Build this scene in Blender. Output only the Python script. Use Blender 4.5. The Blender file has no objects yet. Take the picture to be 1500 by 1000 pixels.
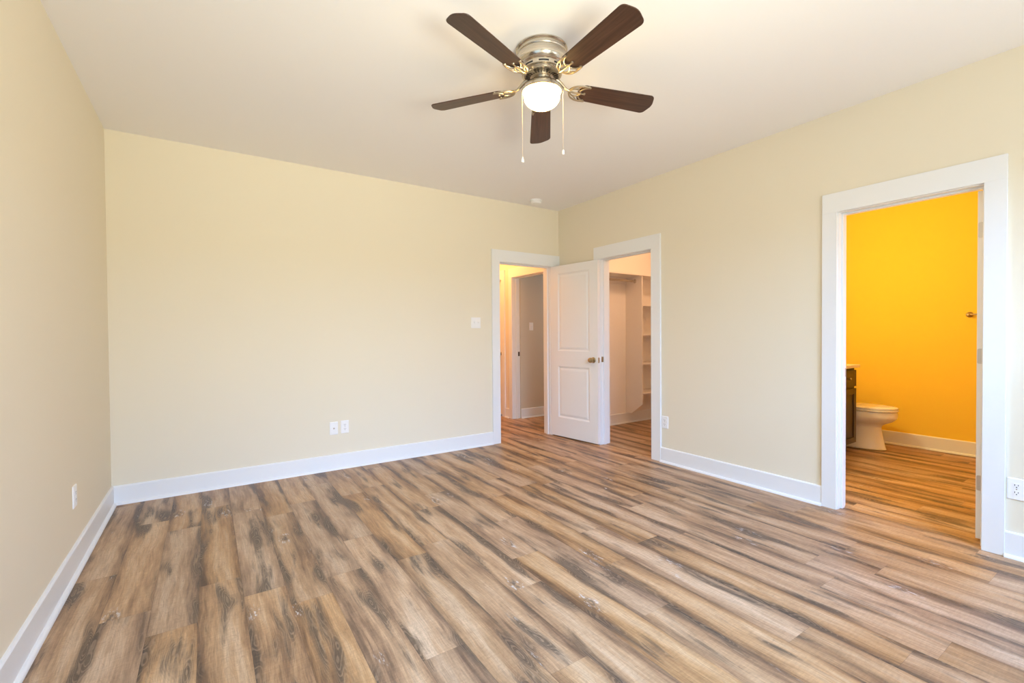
import bpy, bmesh, math, random
from mathutils import Vector, Matrix
PI = math.pi
SC = bpy.context.scene
COL = SC.collection
random.seed(7)

# ------------------------------------------------------------------ camera
cam_d = bpy.data.cameras.new('camera')
cam_d.sensor_width = 36.0
cam_d.lens = 674.24 / 1500 * 36.0
cam_d.clip_start = 0.05
cam = bpy.data.objects.new('camera', cam_d)
COL.objects.link(cam)
YAW, PITCH, ROLL = 0.58482, -0.0153, -0.0075
Fv = Vector((math.sin(YAW) * math.cos(PITCH), math.cos(YAW) * math.cos(PITCH), math.sin(PITCH)))
Rv = Vector((math.cos(YAW), -math.sin(YAW), 0.0))
Uv = Rv.cross(Fv)
R2 = Rv * math.cos(ROLL) + Uv * math.sin(ROLL)
U2 = -Rv * math.sin(ROLL) + Uv * math.cos(ROLL)
M = Matrix((( R2.x, U2.x, -Fv.x, 0.6008), (R2.y, U2.y, -Fv.y, -4.4207), (R2.z, U2.z, -Fv.z, 1.2290), (0, 0, 0, 1)))
cam.matrix_world = M
SC.camera = cam

# ------------------------------------------------------------------ world, lamps, exposure
SC.view_settings.view_transform = 'Standard'
SC.view_settings.look = 'None'
SC.view_settings.gamma = 1.0
SC.view_settings.use_curve_mapping = False
SC.view_settings.exposure = 0.0
SC.cycles.max_bounces = 12
SC.cycles.diffuse_bounces = 8
SC.cycles.sample_clamp_indirect = 6.0

world = bpy.data.worlds.new('world')
SC.world = world
world.use_nodes = True
bg = world.node_tree.nodes['Background']
bg.inputs['Color'].default_value = (0.72, 0.86, 1.0, 1)
bg.inputs['Strength'].default_value = 1.6


def area_lamp(name, loc, rot, sx, sy, power, color, spread=PI):
    d = bpy.data.lights.new(name, 'AREA')
    d.shape = 'RECTANGLE'; d.size = sx; d.size_y = sy
    d.energy = power; d.color = color; d.spread = spread
    o = bpy.data.objects.new(name, d); COL.objects.link(o)
    o.location = loc; o.rotation_euler = rot
    return o


def point_lamp(name, loc, power, color, radius=0.06):
    d = bpy.data.lights.new(name, 'POINT')
    d.energy = power; d.color = color; d.shadow_soft_size = radius
    o = bpy.data.objects.new(name, d); COL.objects.link(o)
    o.location = loc
    return o


REAR = -5.30
# radiant colour (r, g, b watts) of every light source in the place
LS = dict(sky_a=(150, 220, 325), sky_b=(3.72, 20.83, 92.94), gnd_a=(110, 106, 84), gnd_b=(16, 13, 9), sky_c=(0.0, 0.0, 0.0), gnd_c=(0.0, 0.0, 0.0), hall=(35, 16.0, 5.0), closet=(22, 12.2, 6.2), bath=(45, 36, 18), globe=(52, 34, 11), world=(1.04, 1.54, 1.99))


def lamp_rgb(k):
    e = max(max(LS[k]), 1e-6)
    return e, tuple(c / e for c in LS[k])


bg.inputs['Strength'].default_value, _c = lamp_rgb('world')
bg.inputs['Color'].default_value = (*_c, 1)
D110 = math.radians(110)
# daylight entering by the windows behind the camera: sky light slants down, light off the ground slants up
for k, loc, rot, sx, sy in (
        ('sky_a', (1.00, REAR - 2.00, 2.95), (PI / 2 - 0.35, 0, -0.15), 2.8, 1.4),
        ('sky_b', (3.25, REAR - 2.00, 2.95), (PI / 2 - 0.35, 0, 0.10), 2.6, 1.4),
        ('gnd_a', (1.45, REAR - 0.75, 0.90), (PI / 2 + 0.55, 0, 0), 1.8, 1.5),
        ('gnd_b', (3.25, REAR - 0.75, 0.90), (PI / 2 + 0.55, 0, 0), 1.5, 1.5),
        ('sky_c', (-2.00, -3.95, 2.95), (PI / 2 - 0.35, 0, -PI / 2), 2.6, 1.4),
        ('gnd_c', (-0.80, -3.95, 0.90), (PI / 2 + 0.55, 0, -PI / 2), 1.6, 1.5)):
    e, c = lamp_rgb(k)
    area_lamp('window_daylight', loc, rot, sx, sy, e, c, D110)
for k, nm, loc in (('hall', 'hall_ceiling_lamp', (3.60, 1.30, 2.50)), ('closet', 'closet_ceiling_lamp', (5.30, -1.05, 2.55)), ('bath', 'bathroom_vanity_lamp', (4.98, -2.32, 2.02))):
    e, c = lamp_rgb(k)
    point_lamp(nm, loc, e, c)
point_lamp('small_room_daylight', (5.75, 0.45, 1.60), 7.0, (0.72, 0.86, 1.0), 0.25)
GLOBE_W, GLOBE_C = lamp_rgb('globe')

# ------------------------------------------------------------------ materials
def mat(name, color, rough=0.5, metal=0.0, emis=None, estr=0.0, spec=None):
    m = bpy.data.materials.new(name); m.use_nodes = True
    b = m.node_tree.nodes['Principled BSDF']
    b.inputs['Base Color'].default_value = (*color, 1)
    b.inputs['Roughness'].default_value = rough
    b.inputs['Metallic'].default_value = metal
    if spec is not None: b.inputs['Specular IOR Level'].default_value = spec
    if emis:
        b.inputs['Emission Color'].default_value = (*emis, 1)
        b.inputs['Emission Strength'].default_value = estr
    return m


class NT:
    """little helper to write node graphs"""
    def __init__(s, m):
        s.t = m.node_tree; s.b = s.t.nodes['Principled BSDF']
        s.x = -200

    def n(s, typ, **kw):
        nd = s.t.nodes.new(typ); s.x -= 30; nd.location = (s.x, 0)
        for k, v in kw.items(): setattr(nd, k, v)
        return nd

    def put(s, sock, v):
        if isinstance(v, (int, float)): sock.default_value = v
        elif isinstance(v, (tuple, list)): sock.default_value = v
        else: s.t.links.new(v, sock)

    def math(s, op, a, b=0.0, c=0.0, clamp=False):
        nd = s.n('ShaderNodeMath', operation=op, use_clamp=clamp)
        s.put(nd.inputs[0], a); s.put(nd.inputs[1], b); s.put(nd.inputs[2], c)
        return nd.outputs[0]

    def comb(s, x, y, z=0.0):
        nd = s.n('ShaderNodeCombineXYZ')
        s.put(nd.inputs[0], x); s.put(nd.inputs[1], y); s.put(nd.inputs[2], z)
        return nd.outputs[0]

    def noise(s, vec, scale=1.0, detail=2.0, rough=0.5, dist=0.0):
        nd = s.n('ShaderNodeTexNoise')
        s.put(nd.inputs['Vector'], vec); nd.inputs['Scale'].default_value = scale
        nd.inputs['Detail'].default_value = detail; nd.inputs['Roughness'].default_value = rough
        nd.inputs['Distortion'].default_value = dist
        return nd.outputs['Fac']

    def rand(s, vec):
        nd = s.n('ShaderNodeTexWhiteNoise', noise_dimensions='3D'); s.put(nd.inputs['Vector'], vec)
        return nd.outputs['Value']

    def ramp(s, fac, stops, interp='LINEAR'):
        nd = s.n('ShaderNodeValToRGB'); s.put(nd.inputs[0], fac)
        cr = nd.color_ramp; cr.interpolation = interp
        while len(cr.elements) < len(stops): cr.elements.new(0.5)
        for e, (p, c) in zip(cr.elements, stops):
            e.position = p; e.color = (*c, 1) if len(c) == 3 else c
        return nd.outputs[0]

    def mix(s, fac, a, b, blend='MIX'):
        nd = s.n('ShaderNodeMix', data_type='RGBA', blend_type=blend)
        s.put(nd.inputs[0], fac); s.put(nd.inputs[6], a); s.put(nd.inputs[7], b)
        return nd.outputs[2]

    def mapr(s, v, a, b, c=0.0, d=1.0, smooth=False):
        nd = s.n('ShaderNodeMapRange')
        if smooth: nd.interpolation_type = 'SMOOTHSTEP'
        s.put(nd.inputs[0], v); s.put(nd.inputs[1], a); s.put(nd.inputs[2], b); s.put(nd.inputs[3], c); s.put(nd.inputs[4], d)
        return nd.outputs[0]


def paint(name, color, rough=0.85, amp=0.02):
    m = mat(name, color, rough, spec=0.25)
    g = NT(m)
    pos = g.n('ShaderNodeNewGeometry').outputs['Position']
    n = g.noise(pos, 260.0, 2.0, 0.6)
    bp = g.n('ShaderNodeBump'); bp.inputs['Strength'].default_value = amp * 2; bp.inputs['Distance'].default_value = 0.002
    g.put(bp.inputs['Height'], n); g.put(g.b.inputs['Normal'], bp.outputs[0])
    return m


WALL = paint('beige_wall_paint', (0.80, 0.74, 0.60))
CEIL = paint('ceiling_paint', (0.865, 0.86, 0.875), 0.9)
BATHP = paint('lamp_glow_bathroom_paint', (0.92, 0.64, 0.07))  # orange cast of the warm bathroom light is put into this wall colour
CLOSETP = paint('closet_wall_paint', (0.88, 0.85, 0.81))
HALLP = paint('hall_wall_paint', (0.80, 0.74, 0.64))
ROOMP = paint('greige_room_paint', (0.62, 0.565, 0.47))
TRIM = mat('white_trim_paint', (0.82, 0.84, 0.86), 0.38)
DOORM = mat('white_door_paint', (0.84, 0.84, 0.84), 0.42)
PLASTIC = mat('white_plastic', (0.88, 0.88, 0.88), 0.35)
DARKH = mat('dark_slot', (0.03, 0.03, 0.035), 0.6)
SCROLL = mat('cast_nickel_scroll', (0.46, 0.39, 0.29), 0.36, 1.0)
NICKEL = mat('brushed_nickel', (0.66, 0.60, 0.51), 0.24, 1.0)
BRONZE = mat('antique_brass', (0.42, 0.34, 0.20), 0.3, 1.0)
DBRONZE = mat('dark_bronze', (0.10, 0.08, 0.06), 0.4, 0.8)
SATIN = mat('satin_nickel_hinge', (0.62, 0.56, 0.48), 0.4, 0.9)
MELA = mat('white_melamine', (0.84, 0.80, 0.76), 0.5)
PORC = mat('white_porcelain', (0.88, 0.87, 0.85), 0.08)
STONE = mat('cultured_marble', (0.82, 0.78, 0.72), 0.2)
BEAD = mat('cream_bead_chain', (0.60, 0.50, 0.38), 0.4, 0.0)
GLOBE = mat('lit_frosted_glass', (0.9, 0.88, 0.82), 0.4, 0.0, GLOBE_C, GLOBE_W)


def wood_dark(name, c1, c2, rough, axis='X', coat=0.0):
    m = mat(name, c1, rough)
    g = NT(m)
    tc = g.n('ShaderNodeTexCoord').outputs['Object']
    mp = g.n('ShaderNodeMapping'); g.put(mp.inputs['Vector'], tc)
    sc = {'X': (3, 60, 60), 'Y': (60, 3, 60), 'Z': (60, 60, 3)}[axis]
    mp.inputs['Scale'].default_value = sc
    n = g.noise(mp.outputs[0], 1.0, 4.0, 0.6, 0.4)
    g.put(g.b.inputs['Base Color'], g.ramp(n, [(0.3, c1), (0.7, c2)]))
    if coat: g.b.inputs['Coat Weight'].default_value = coat
    return m


BLADE = wood_dark('walnut_fan_blade', (0.030, 0.013, 0.009), (0.085, 0.042, 0.026), 0.38, 'X')
ESPR = wood_dark('espresso_cabinet', (0.035, 0.024, 0.016), (0.06, 0.042, 0.026), 0.4, 'Z')


def brushed(m):
    g = NT(m)
    tc = g.n('ShaderNodeTexCoord').outputs['Object']
    mp = g.n('ShaderNodeMapping'); g.put(mp.inputs['Vector'], tc); mp.inputs['Scale'].default_value = (4, 4, 900)
    n = g.noise(mp.outputs[0], 1.0, 2.0)
    g.put(g.b.inputs['Roughness'], g.mapr(n, 0.3, 0.7, 0.18, 0.34))


brushed(NICKEL)


def floor_material():
    m = mat('vinyl_plank_floor', (0.4, 0.27, 0.16), 0.42, spec=0.35)
    g = NT(m)
    PW, PL = 0.178, 1.22
    pos = g.n('ShaderNodeNewGeometry').outputs['Position']
    sp = g.n('ShaderNodeSeparateXYZ'); g.put(sp.inputs[0], pos)
    X, Y = sp.outputs[0], sp.outputs[1]
    u = g.math('DIVIDE', g.math('SUBTRACT', X, 1.44 - 20 * PW), PW)
    row = g.math('FLOOR', u)
    fu = g.math('SUBTRACT', u, row)
    r1 = g.rand(g.comb(row, 3.7, 1.3))
    v = g.math('ADD', g.math('DIVIDE', Y, PL), g.math('ADD', r1, 30.0))
    pl = g.math('FLOOR', v)
    fv = g.math('SUBTRACT', v, pl)
    ra = g.rand(g.comb(row, pl, 0.5)); rb = g.rand(g.comb(row, pl, 7.5)); rc = g.rand(g.comb(row, pl, 13.5))
    offx = g.math('MULTIPLY', ra, 40.0); offy = g.math('MULTIPLY', rb, 40.0)
    px = g.math('ADD', X, offx); py = g.math('ADD', Y, offy)
    # gently wavering coordinate across the board
    wav = g.math('MULTIPLY', g.math('SUBTRACT', g.noise(g.comb(g.math('MULTIPLY', px, 2.0), g.math('MULTIPLY', py, 2.2)), 1.0, 1.0), 0.5), 0.045)
    qx = g.math('ADD', px, wav)
    # long soft smoky bands, elongated along the plank
    nb = g.noise(g.comb(g.math('MULTIPLY', qx, 10.0), g.math('MULTIPLY', py, 1.0)), 1.0, 3.0, 0.55)
    e = g.math('ABSOLUTE', g.math('SUBTRACT', g.math('SUBTRACT', fu, 0.5), g.math('MULTIPLY', g.math('SUBTRACT', rb, 0.5), 0.22)))
    edge = g.mapr(e, 0.14, 0.56, 0.0, 1.0, True)
    band = g.math('ADD', nb, g.math('MULTIPLY', edge, -0.17))
    fib = g.noise(g.comb(g.math('MULTIPLY', qx, 70.0), g.math('MULTIPLY', py, 3.2)), 1.0, 5.0, 0.7)
    mot = g.noise(g.comb(g.math('MULTIPLY', qx, 26.0), g.math('MULTIPLY', py, 4.0), 9.0), 1.0, 4.0, 0.65)
    band = g.math('ADD', band, g.math('MULTIPLY', g.math('SUBTRACT', fib, 0.5), 0.40))
    band = g.math('ADD', band, g.math('MULTIPLY', g.math('SUBTRACT', mot, 0.5), 0.30))
    base = g.ramp(band, [(0.14, (0.110, 0.066, 0.042)), (0.25, (0.205, 0.118, 0.066)), (0.35, (0.355, 0.208, 0.108)), (0.48, (0.495, 0.308, 0.162)), (0.66, (0.600, 0.420, 0.262))])
    hv = g.n('ShaderNodeHueSaturation')
    g.put(hv.inputs['Color'], base)
    g.put(hv.inputs['Value'], g.mapr(ra, 0, 1, 0.93, 1.07)); g.put(hv.inputs['Saturation'], g.mapr(rb, 0, 1, 0.84, 1.08))
    base = hv.outputs[0]
    # smoky cathedral patches with pale wire-brushed grain lines
    ns = g.noise(g.comb(g.math('MULTIPLY', qx, 9.5), g.math('MULTIPLY', py, 1.7), 5.0), 1.0, 2.0, 0.5)
    rag = g.math('ADD', ns, g.math('MULTIPLY', g.math('SUBTRACT', fib, 0.5), 0.36))
    rag = g.math('ADD', rag, g.math('MULTIPLY', edge, 0.07))
    patch = g.mapr(rag, 0.535, 0.69, 0.0, 1.0, True)
    rings = g.n('ShaderNodeTexWave', wave_type='BANDS', bands_direction='X')
    g.put(rings.inputs['Vector'], g.comb(g.math('ADD', qx, g.math('MULTIPLY', ns, 0.5)), g.math('MULTIPLY', py, 0.20)))
    rings.inputs['Scale'].default_value = 22.0; rings.inputs['Distortion'].default_value = 2.6
    rings.inputs['Detail'].default_value = 2.0; rings.inputs['Detail Scale'].default_value = 4.0
    lines = g.mapr(rings.outputs['Fac'], 0.62, 0.95, 0.0, 1.0)
    dark = g.mix(g.math('MULTIPLY', lines, 0.50), (0.075, 0.056, 0.044, 1), (0.38, 0.27, 0.18, 1))
    col = g.mix(g.math('MULTIPLY', patch, 0.85), base, dark)
    # faint grain lines over the pale wood too
    l2 = g.mapr(rings.outputs['Fac'], 0.10, 0.0, 0.0, 1.0)
    col = g.mix(g.math('MULTIPLY', l2, 0.22), col, (0.22, 0.14, 0.09, 1))
    # knots with chalky flecks
    vo = g.n('ShaderNodeTexVoronoi', feature='F1')
    g.put(vo.inputs['Vector'], g.comb(g.math('MULTIPLY', px, 4.6), g.math('MULTIPLY', py, 1.7))); vo.inputs['Scale'].default_value = 1.0
    kn = g.mapr(vo.outputs['Distance'], 0.03, 0.16, 1.0, 0.0, True)
    kn = g.math('MULTIPLY', kn, g.mapr(g.noise(g.comb(g.math('MULTIPLY', px, 60), g.math('MULTIPLY', py, 25)), 1.0, 3.0, 0.7), 0.38, 0.60))
    col = g.mix(g.math('MULTIPLY', kn, 0.85), col, (0.10, 0.078, 0.065, 1))
    vw = g.math('SUBTRACT', vo.outputs['Distance'], 0.10)
    fl = g.mapr(g.math('ABSOLUTE', vw), 0.0, 0.08, 1.0, 0.0)
    fl = g.math('MULTIPLY', fl, g.mapr(g.noise(g.comb(g.math('MULTIPLY', px, 75), g.math('MULTIPLY', py, 18), 3.0), 1.0, 3.0, 0.7), 0.54, 0.62))
    col = g.mix(g.math('MULTIPLY', fl, 0.85), col, (0.70, 0.70, 0.71, 1))
    # fine grain
    gr = g.noise(g.comb(g.math('MULTIPLY', qx, 150), g.math('MULTIPLY', py, 7)), 1.0, 5.0, 0.75)
    gf = g.mapr(gr, 0.3, 0.7, 0.68, 1.16)
    g2 = g.noise(g.comb(g.math('MULTIPLY', px, 22), g.math('MULTIPLY', py, 110), 2.0), 1.0, 3.0, 0.7)
    gf = g.math('MULTIPLY', gf, g.mapr(g2, 0.3, 0.7, 0.90, 1.09))
    col = g.mix(1.0, col, g.comb(gf, gf, gf), 'MULTIPLY')
    # seams
    du = g.math('MULTIPLY', g.math('MINIMUM', fu, g.math('SUBTRACT', 1.0, fu)), PW)
    dv = g.math('MULTIPLY', g.math('MINIMUM', fv, g.math('SUBTRACT', 1.0, fv)), PL)
    seam = g.mapr(g.math('MINIMUM', du, dv), 0.0003, 0.0012, 1.0, 0.0)
    col = g.mix(g.math('MULTIPLY', seam, 0.35), col, (0.06, 0.04, 0.03, 1))
    g.put(g.b.inputs['Base Color'], col)
    g.put(g.b.inputs['Roughness'], g.mapr(gr, 0.3, 0.7, 0.36, 0.50))
    bp = g.n('ShaderNodeBump'); bp.inputs['Strength'].default_value = 0.25; bp.inputs['Distance'].default_value = 0.001
    g.put(bp.inputs['Height'], g.math('SUBTRACT', gr, seam)); g.put(g.b.inputs['Normal'], bp.outputs[0])
    return m


FLOOR = floor_material()

# ------------------------------------------------------------------ mesh helpers
def add_box(bm, x0, x1, y0, y1, z0, z1, mx=None):
    vs = [bm.verts.new((x, y, z)) for z in (z0, z1) for (x, y) in ((x0, y0), (x1, y0), (x1, y1), (x0, y1))]
    fs = [(0, 3, 2, 1), (4, 5, 6, 7), (0, 1, 5, 4), (1, 2, 6, 5), (2, 3, 7, 6), (3, 0, 4, 7)]
    for f in fs: bm.faces.new([vs[i] for i in f])
    if mx is not None: bmesh.ops.transform(bm, matrix=mx, verts=vs)
    return vs


def add_prism(bm, pts, ext, mx=None):
    """pts: 3D polygon, ext: extrusion vector"""
    a = [bm.verts.new(p) for p in pts]; b = [bm.verts.new(Vector(p) + Vector(ext)) for p in pts]
    n = len(a)
    bm.faces.new(a[::-1]); bm.faces.new(b)
    for i in range(n): bm.faces.new((a[i], a[(i + 1) % n], b[(i + 1) % n], b[i]))
    if mx is not None: bmesh.ops.transform(bm, matrix=mx, verts=a + b)
    return a + b


def add_lathe(bm, prof, n=48, mx=None, cap=True):
    rings = []; allv = []
    for r, z in prof:
        if r < 1e-6:
            v = bm.verts.new((0, 0, z)); rings.append([v]); allv.append(v)
        else:
            ring = [bm.verts.new((r * math.cos(2 * PI * i / n), r * math.sin(2 * PI * i / n), z)) for i in range(n)]
            rings.append(ring); allv += ring
    for a, b in zip(rings, rings[1:]):
        if len(a) == 1 and len(b) == 1: continue
        for i in range(n):
            j = (i + 1) % n
            if len(a) == 1: bm.faces.new((a[0], b[j], b[i]))
            elif len(b) == 1: bm.faces.new((a[i], a[j], b[0]))
            else: bm.faces.new((a[i], a[j], b[j], b[i]))
    if cap:
        for r in (rings[0], rings[-1]):
            if len(r) > 1: bm.faces.new(r)
    if mx is not None: bmesh.ops.transform(bm, matrix=mx, verts=allv)
    return allv


def add_tube(bm, pts, r, n=10, closed=False):
    pts = [Vector(p) for p in pts]; rings = []
    N = len(pts)
    up = Vector((0, 0, 1))
    for i, p in enumerate(pts):
        a = pts[(i - 1) % N] if (closed or i > 0) else p
        b = pts[(i + 1) % N] if (closed or i < N - 1) else p
        t = (b - a).normalized()
        ref = up if abs(t.dot(up)) < 0.95 else Vector((1, 0, 0))
        x = t.cross(ref).normalized(); y = x.cross(t)
        rr = r[i] if isinstance(r, (list, tuple)) else r
        rings.append([bm.verts.new(p + (x * math.cos(2 * PI * k / n) + y * math.sin(2 * PI * k / n)) * rr) for k in range(n)])
    for i in range(N if closed else N - 1):
        a, b = rings[i], rings[(i + 1) % N]
        for k in range(n): bm.faces.new((a[k], a[(k + 1) % n], b[(k + 1) % n], b[k]))
    if not closed:
        bm.faces.new(rings[0][::-1]); bm.faces.new(rings[-1])


def wloc(o):
    p = Vector((0, 0, 0))
    while o is not None:
        p += o.location; o = o.parent
    return p


def obj(name, bm, m, parent=None, smooth=False, bevel=0.0, local=False):
    """link bm as ONE mesh object; coordinates are world unless local"""
    if parent is not None and not local:
        bmesh.ops.translate(bm, vec=-wloc(parent), verts=bm.verts)
    bmesh.ops.recalc_face_normals(bm, faces=bm.faces)
    me = bpy.data.meshes.new(name); bm.to_mesh(me); bm.free()
    me.materials.append(m)
    o = bpy.data.objects.new(name, me); COL.objects.link(o)
    if parent is not None: o.parent = parent
    if smooth:
        for p in me.polygons: p.use_smooth = True
        try: me.set_sharp_from_angle(angle=math.radians(38))
        except Exception: pass
    if bevel:
        md = o.modifiers.new('bevel', 'BEVEL'); md.width = bevel; md.segments = 2; md.limit_method = 'ANGLE'
        md.angle_limit = math.radians(40); md.harden_normals = False
    return o


def thing(name, label, cat, loc, group=None, rot=None):
    o = bpy.data.objects.new(name, None); COL.objects.link(o); o.empty_display_size = 0.1
    o.location = loc; o['label'] = label; o['category'] = cat
    if group: o['group'] = group
    if rot: o.rotation_euler = rot
    return o


def tag(o, label, cat, group=None):
    o['label'] = label; o['category'] = cat
    if group: o['group'] = group
    return o


def struct(name, bm, m, label=None, cat=None, bevel=0.0, smooth=False):
    o = obj(name, bm, m, None, smooth, bevel); o['kind'] = 'structure'
    if label: o['label'] = label
    if cat: o['category'] = cat
    return o


def boxes(*bs):
    bm = bmesh.new()
    for b in bs: add_box(bm, *b)
    return bm

# ------------------------------------------------------------------ dimensions
W, H, T = 4.2256, 2.74, 0.12
FARX = 6.85
HO = 2.046            # head of the door openings
HC = 2.184            # top of the head casings
CT = 0.018            # casing thickness
BY0, BY1 = -3.725, -3.018     # bathroom doorway (clear)
CY0, CY1 = -1.422, -0.726     # closet doorway (clear)
DX0, DX1 = 3.362, 4.085       # hall doorway (clear)
JT = 0.018
HX = 4.298            # hall right wall surface
EY0, EY1 = 0.35, 1.135        # second doorway, in the hall's right wall

# ------------------------------------------------------------------ setting: floor, ceiling, walls
struct('floor', boxes((-T, FARX + T, REAR - T, 2.62, -0.05, 0.0)), FLOOR, 'brown smoky wood-look plank floor running through every room', 'floor')
struct('ceiling', boxes((-T, FARX + T, REAR - T, 2.62, H, H + 0.08)), CEIL, 'plain off-white ceiling', 'ceiling')
LWY, LWZ = (-4.75, -3.15), (0.75, 2.25)
struct('wall_left', boxes((-T, 0, LWY[1], T, 0, H), (-T, 0, REAR - T, LWY[0], 0, H), (-T, 0, LWY[0], LWY[1], 0, LWZ[0]), (-T, 0, LWY[0], LWY[1], LWZ[1], H)), WALL, 'plain beige wall at the left of the room', 'wall')
struct('wall_back', boxes((0, DX0 - JT, 0, T, 0, H), (DX0 - JT, DX1 + JT, 0, T, HO + JT, H), (DX1 + JT, W, 0, T, 0, H)), WALL,
       'wide beige back wall with a doorway at its right end', 'wall')
struct('wall_right', boxes((W, W + T, CY1 + JT, T, 0, H), (W, W + T, CY0 - JT, CY1 + JT, HO + JT, H), (W, W + T, BY1 + JT, CY0 - JT, 0, H),
                           (W, W + T, BY0 - JT, BY1 + JT, HO + JT, H), (W, W + T, REAR - T, BY0 - JT, 0, H)), WALL,
       'beige right-hand wall with two doorways', 'wall')
WX = ((0.70, 2.20), (2.60, 3.90)); WZ = (0.75, 2.25)
struct('wall_rear', boxes((0, W, REAR - T, REAR, 0, WZ[0]), (0, W, REAR - T, REAR, WZ[1], H), (0, WX[0][0], REAR - T, REAR, WZ[0], WZ[1]),
                          (WX[0][1], WX[1][0], REAR - T, REAR, WZ[0], WZ[1]), (WX[1][1], W, REAR - T, REAR, WZ[0], WZ[1])), WALL)
# closet / bathroom partition walls
struct('wall_closet_back', boxes((W + T, FARX, 0, T, 0, H)), CLOSETP, 'closet wall behind the white shelving', 'wall')
struct('wall_closet_side', boxes((W + T, FARX, -1.89, -1.83, 0, H)), CLOSETP)
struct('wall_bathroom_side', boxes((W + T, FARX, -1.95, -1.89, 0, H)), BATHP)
struct('wall_closet_far', boxes((FARX, FARX + T, -1.89, 0, 0, H)), CLOSETP)
struct('wall_bathroom_far', boxes((FARX, FARX + T, -4.72, -1.89, 0, H)), BATHP, 'bathroom wall behind the toilet, golden lamp glow put into its colour', 'wall')
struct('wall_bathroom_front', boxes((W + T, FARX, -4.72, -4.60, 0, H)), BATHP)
# hall
struct('wall_hall_right', boxes((HX, HX + T, T, EY0 - JT, 0, H), (HX, HX + T, EY0 - JT, EY1 + JT, HO + JT, H), (HX, HX + T, EY1 + JT, 1.41, 0, H),
                                (HX, HX + T, 1.41, 2.15, HO + JT, H), (HX, HX + T, 2.15, 2.5, 0, H)), HALLP, 'hallway wall seen through the open back doorway', 'wall')
struct('wall_hall_left', boxes((2.60, 2.72, T, 2.5, 0, H)), HALLP)
struct('wall_hall_end', boxes((2.60, HX + T, 2.5, 2.62, 0, H)), HALLP)
struct('wall_room_beyond', boxes((HX + T, 6.2, 1.118, 1.238, 0, H)), ROOMP, 'taupe wall of the small room beyond the hall', 'wall')
struct('wall_room_end', boxes((6.2, 6.32, T, 1.238, 0, H)), HALLP)

# baseboards: a board with an eased top and a quarter-round shoe, swept along a straight run
BH, BT, SH = 0.140, 0.0145, 0.018


def baseboard(name, p0, p1, nrm, label=None, m=TRIM):
    """p0,p1: 2D ends on the wall surface; nrm: 2D direction into the room"""
    prof = [(0, 0), (BT + SH, 0)]
    for k in range(1, 7):
        a = PI / 2 * k / 6
        prof.append((BT + SH * math.cos(a), SH * math.sin(a)))
    prof += [(BT, BH - 0.008), (BT - 0.0045, BH - 0.001), (BT - 0.008, BH), (0, BH)]
    bm = bmesh.new()
    n = Vector((nrm[0], nrm[1], 0)); a = Vector((p0[0], p0[1], 0)); b = Vector((p1[0], p1[1], 0))
    add_prism(bm, [a + n * q[0] + Vector((0, 0, q[1])) for q in prof], b - a)
    return struct(name, bm, m, label, 'baseboard' if label else None)


baseboard('baseboard_left', (0, REAR), (0, 0), (1, 0), 'white baseboard along the left wall')
baseboard('baseboard_back', (0, 0), (DX0 - 0.105, 0), (0, -1), 'white baseboard along the back wall')
baseboard('baseboard_right', (W, CY0 - 0.114), (W, BY1 + 0.095), (-1, 0), 'white baseboard between the two right-hand doorways')
baseboard('baseboard_front', (W, BY0 - 0.095), (W, REAR), (-1, 0), 'white baseboard at the far right, past the bathroom doorway')
baseboard('baseboard_rear', (0, REAR), (W, REAR), (0, 1))
baseboard('baseboard_bathroom', (FARX, -4.6), (FARX, -1.95), (-1, 0), 'baseboard in the bathroom behind the toilet')
baseboard('baseboard_closet', (W + T, 0), (FARX, 0), (0, -1), 'baseboard in the closet under the shelving panel')
baseboard('baseboard_room_beyond', (HX + T, 1.118), (6.2, 1.118), (0, -1), 'baseboard in the small room beyond the hall')
baseboard('baseboard_hall', (HX, EY1 + 0.09), (HX, 1.33), (-1, 0))

# ------------------------------------------------------------------ door casings and jambs (trim_n)
def casing_x(bm, xs, out, y0, y1, cw0=0.09, cw1=0.09, zt=HC, rev=0.005):
    """casing on a wall whose surface is the plane x=xs; out=-1 if the room lies towards -x"""
    a, b = sorted((xs, xs + out * CT))
    add_box(bm, a, b, y0 - rev - cw0, y0 - rev, 0, HO + rev)
    add_box(bm, a, b, y1 + rev, y1 + rev + cw1, 0, HO + rev)
    add_box(bm, a, b, y0 - rev - cw0, y1 + rev + cw1, HO + rev, zt)


def jamb_x(bm, x0, x1, y0, y1, stop):
    add_box(bm, x0, x1, y0 - JT, y0, 0, HO); add_box(bm, x0, x1, y1, y1 + JT, 0, HO)
    add_box(bm, x0, x1, y0 - JT, y1 + JT, HO, HO + JT)
    s0, s1 = stop
    add_box(bm, s0, s1, y0, y0 + 0.011, 0, HO); add_box(bm, s0, s1, y1 - 0.011, y1, 0, HO)
    add_box(bm, s0, s1, y0 + 0.011, y1 - 0.011, HO - 0.011, HO)


bm = bmesh.new(); casing_x(bm, W, -1, BY0, BY1); casing_x(bm, W + T, 1, BY0, BY1)
jamb_x(bm, W, W + T, BY0, BY1, (W + 0.045, W + 0.082))
t1 = struct('trim_1', bm, TRIM, 'white casing and jamb around the bathroom doorway', 'door casing', bevel=0.0015)
bm = bmesh.new(); casing_x(bm, W, -1, CY0, CY1, cw0=0.109); casing_x(bm, W + T, 1, CY0, CY1)
jamb_x(bm, W, W + T, CY0, CY1, (W + 0.036, W + 0.072))
t2 = struct('trim_2', bm, TRIM, 'white casing and jamb around the closet doorway', 'door casing', bevel=0.0015)
bm = bmesh.new()
add_box(bm, DX0 - 0.105, DX0 - 0.005, -CT, 0, 0, HO + 0.005); add_box(bm, DX1 + 0.005, W - 0.0, -CT, 0, 0, HO + 0.005)
add_box(bm, DX0 - 0.105, W - 0.0, -CT, 0, HO + 0.005, HC)
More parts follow.
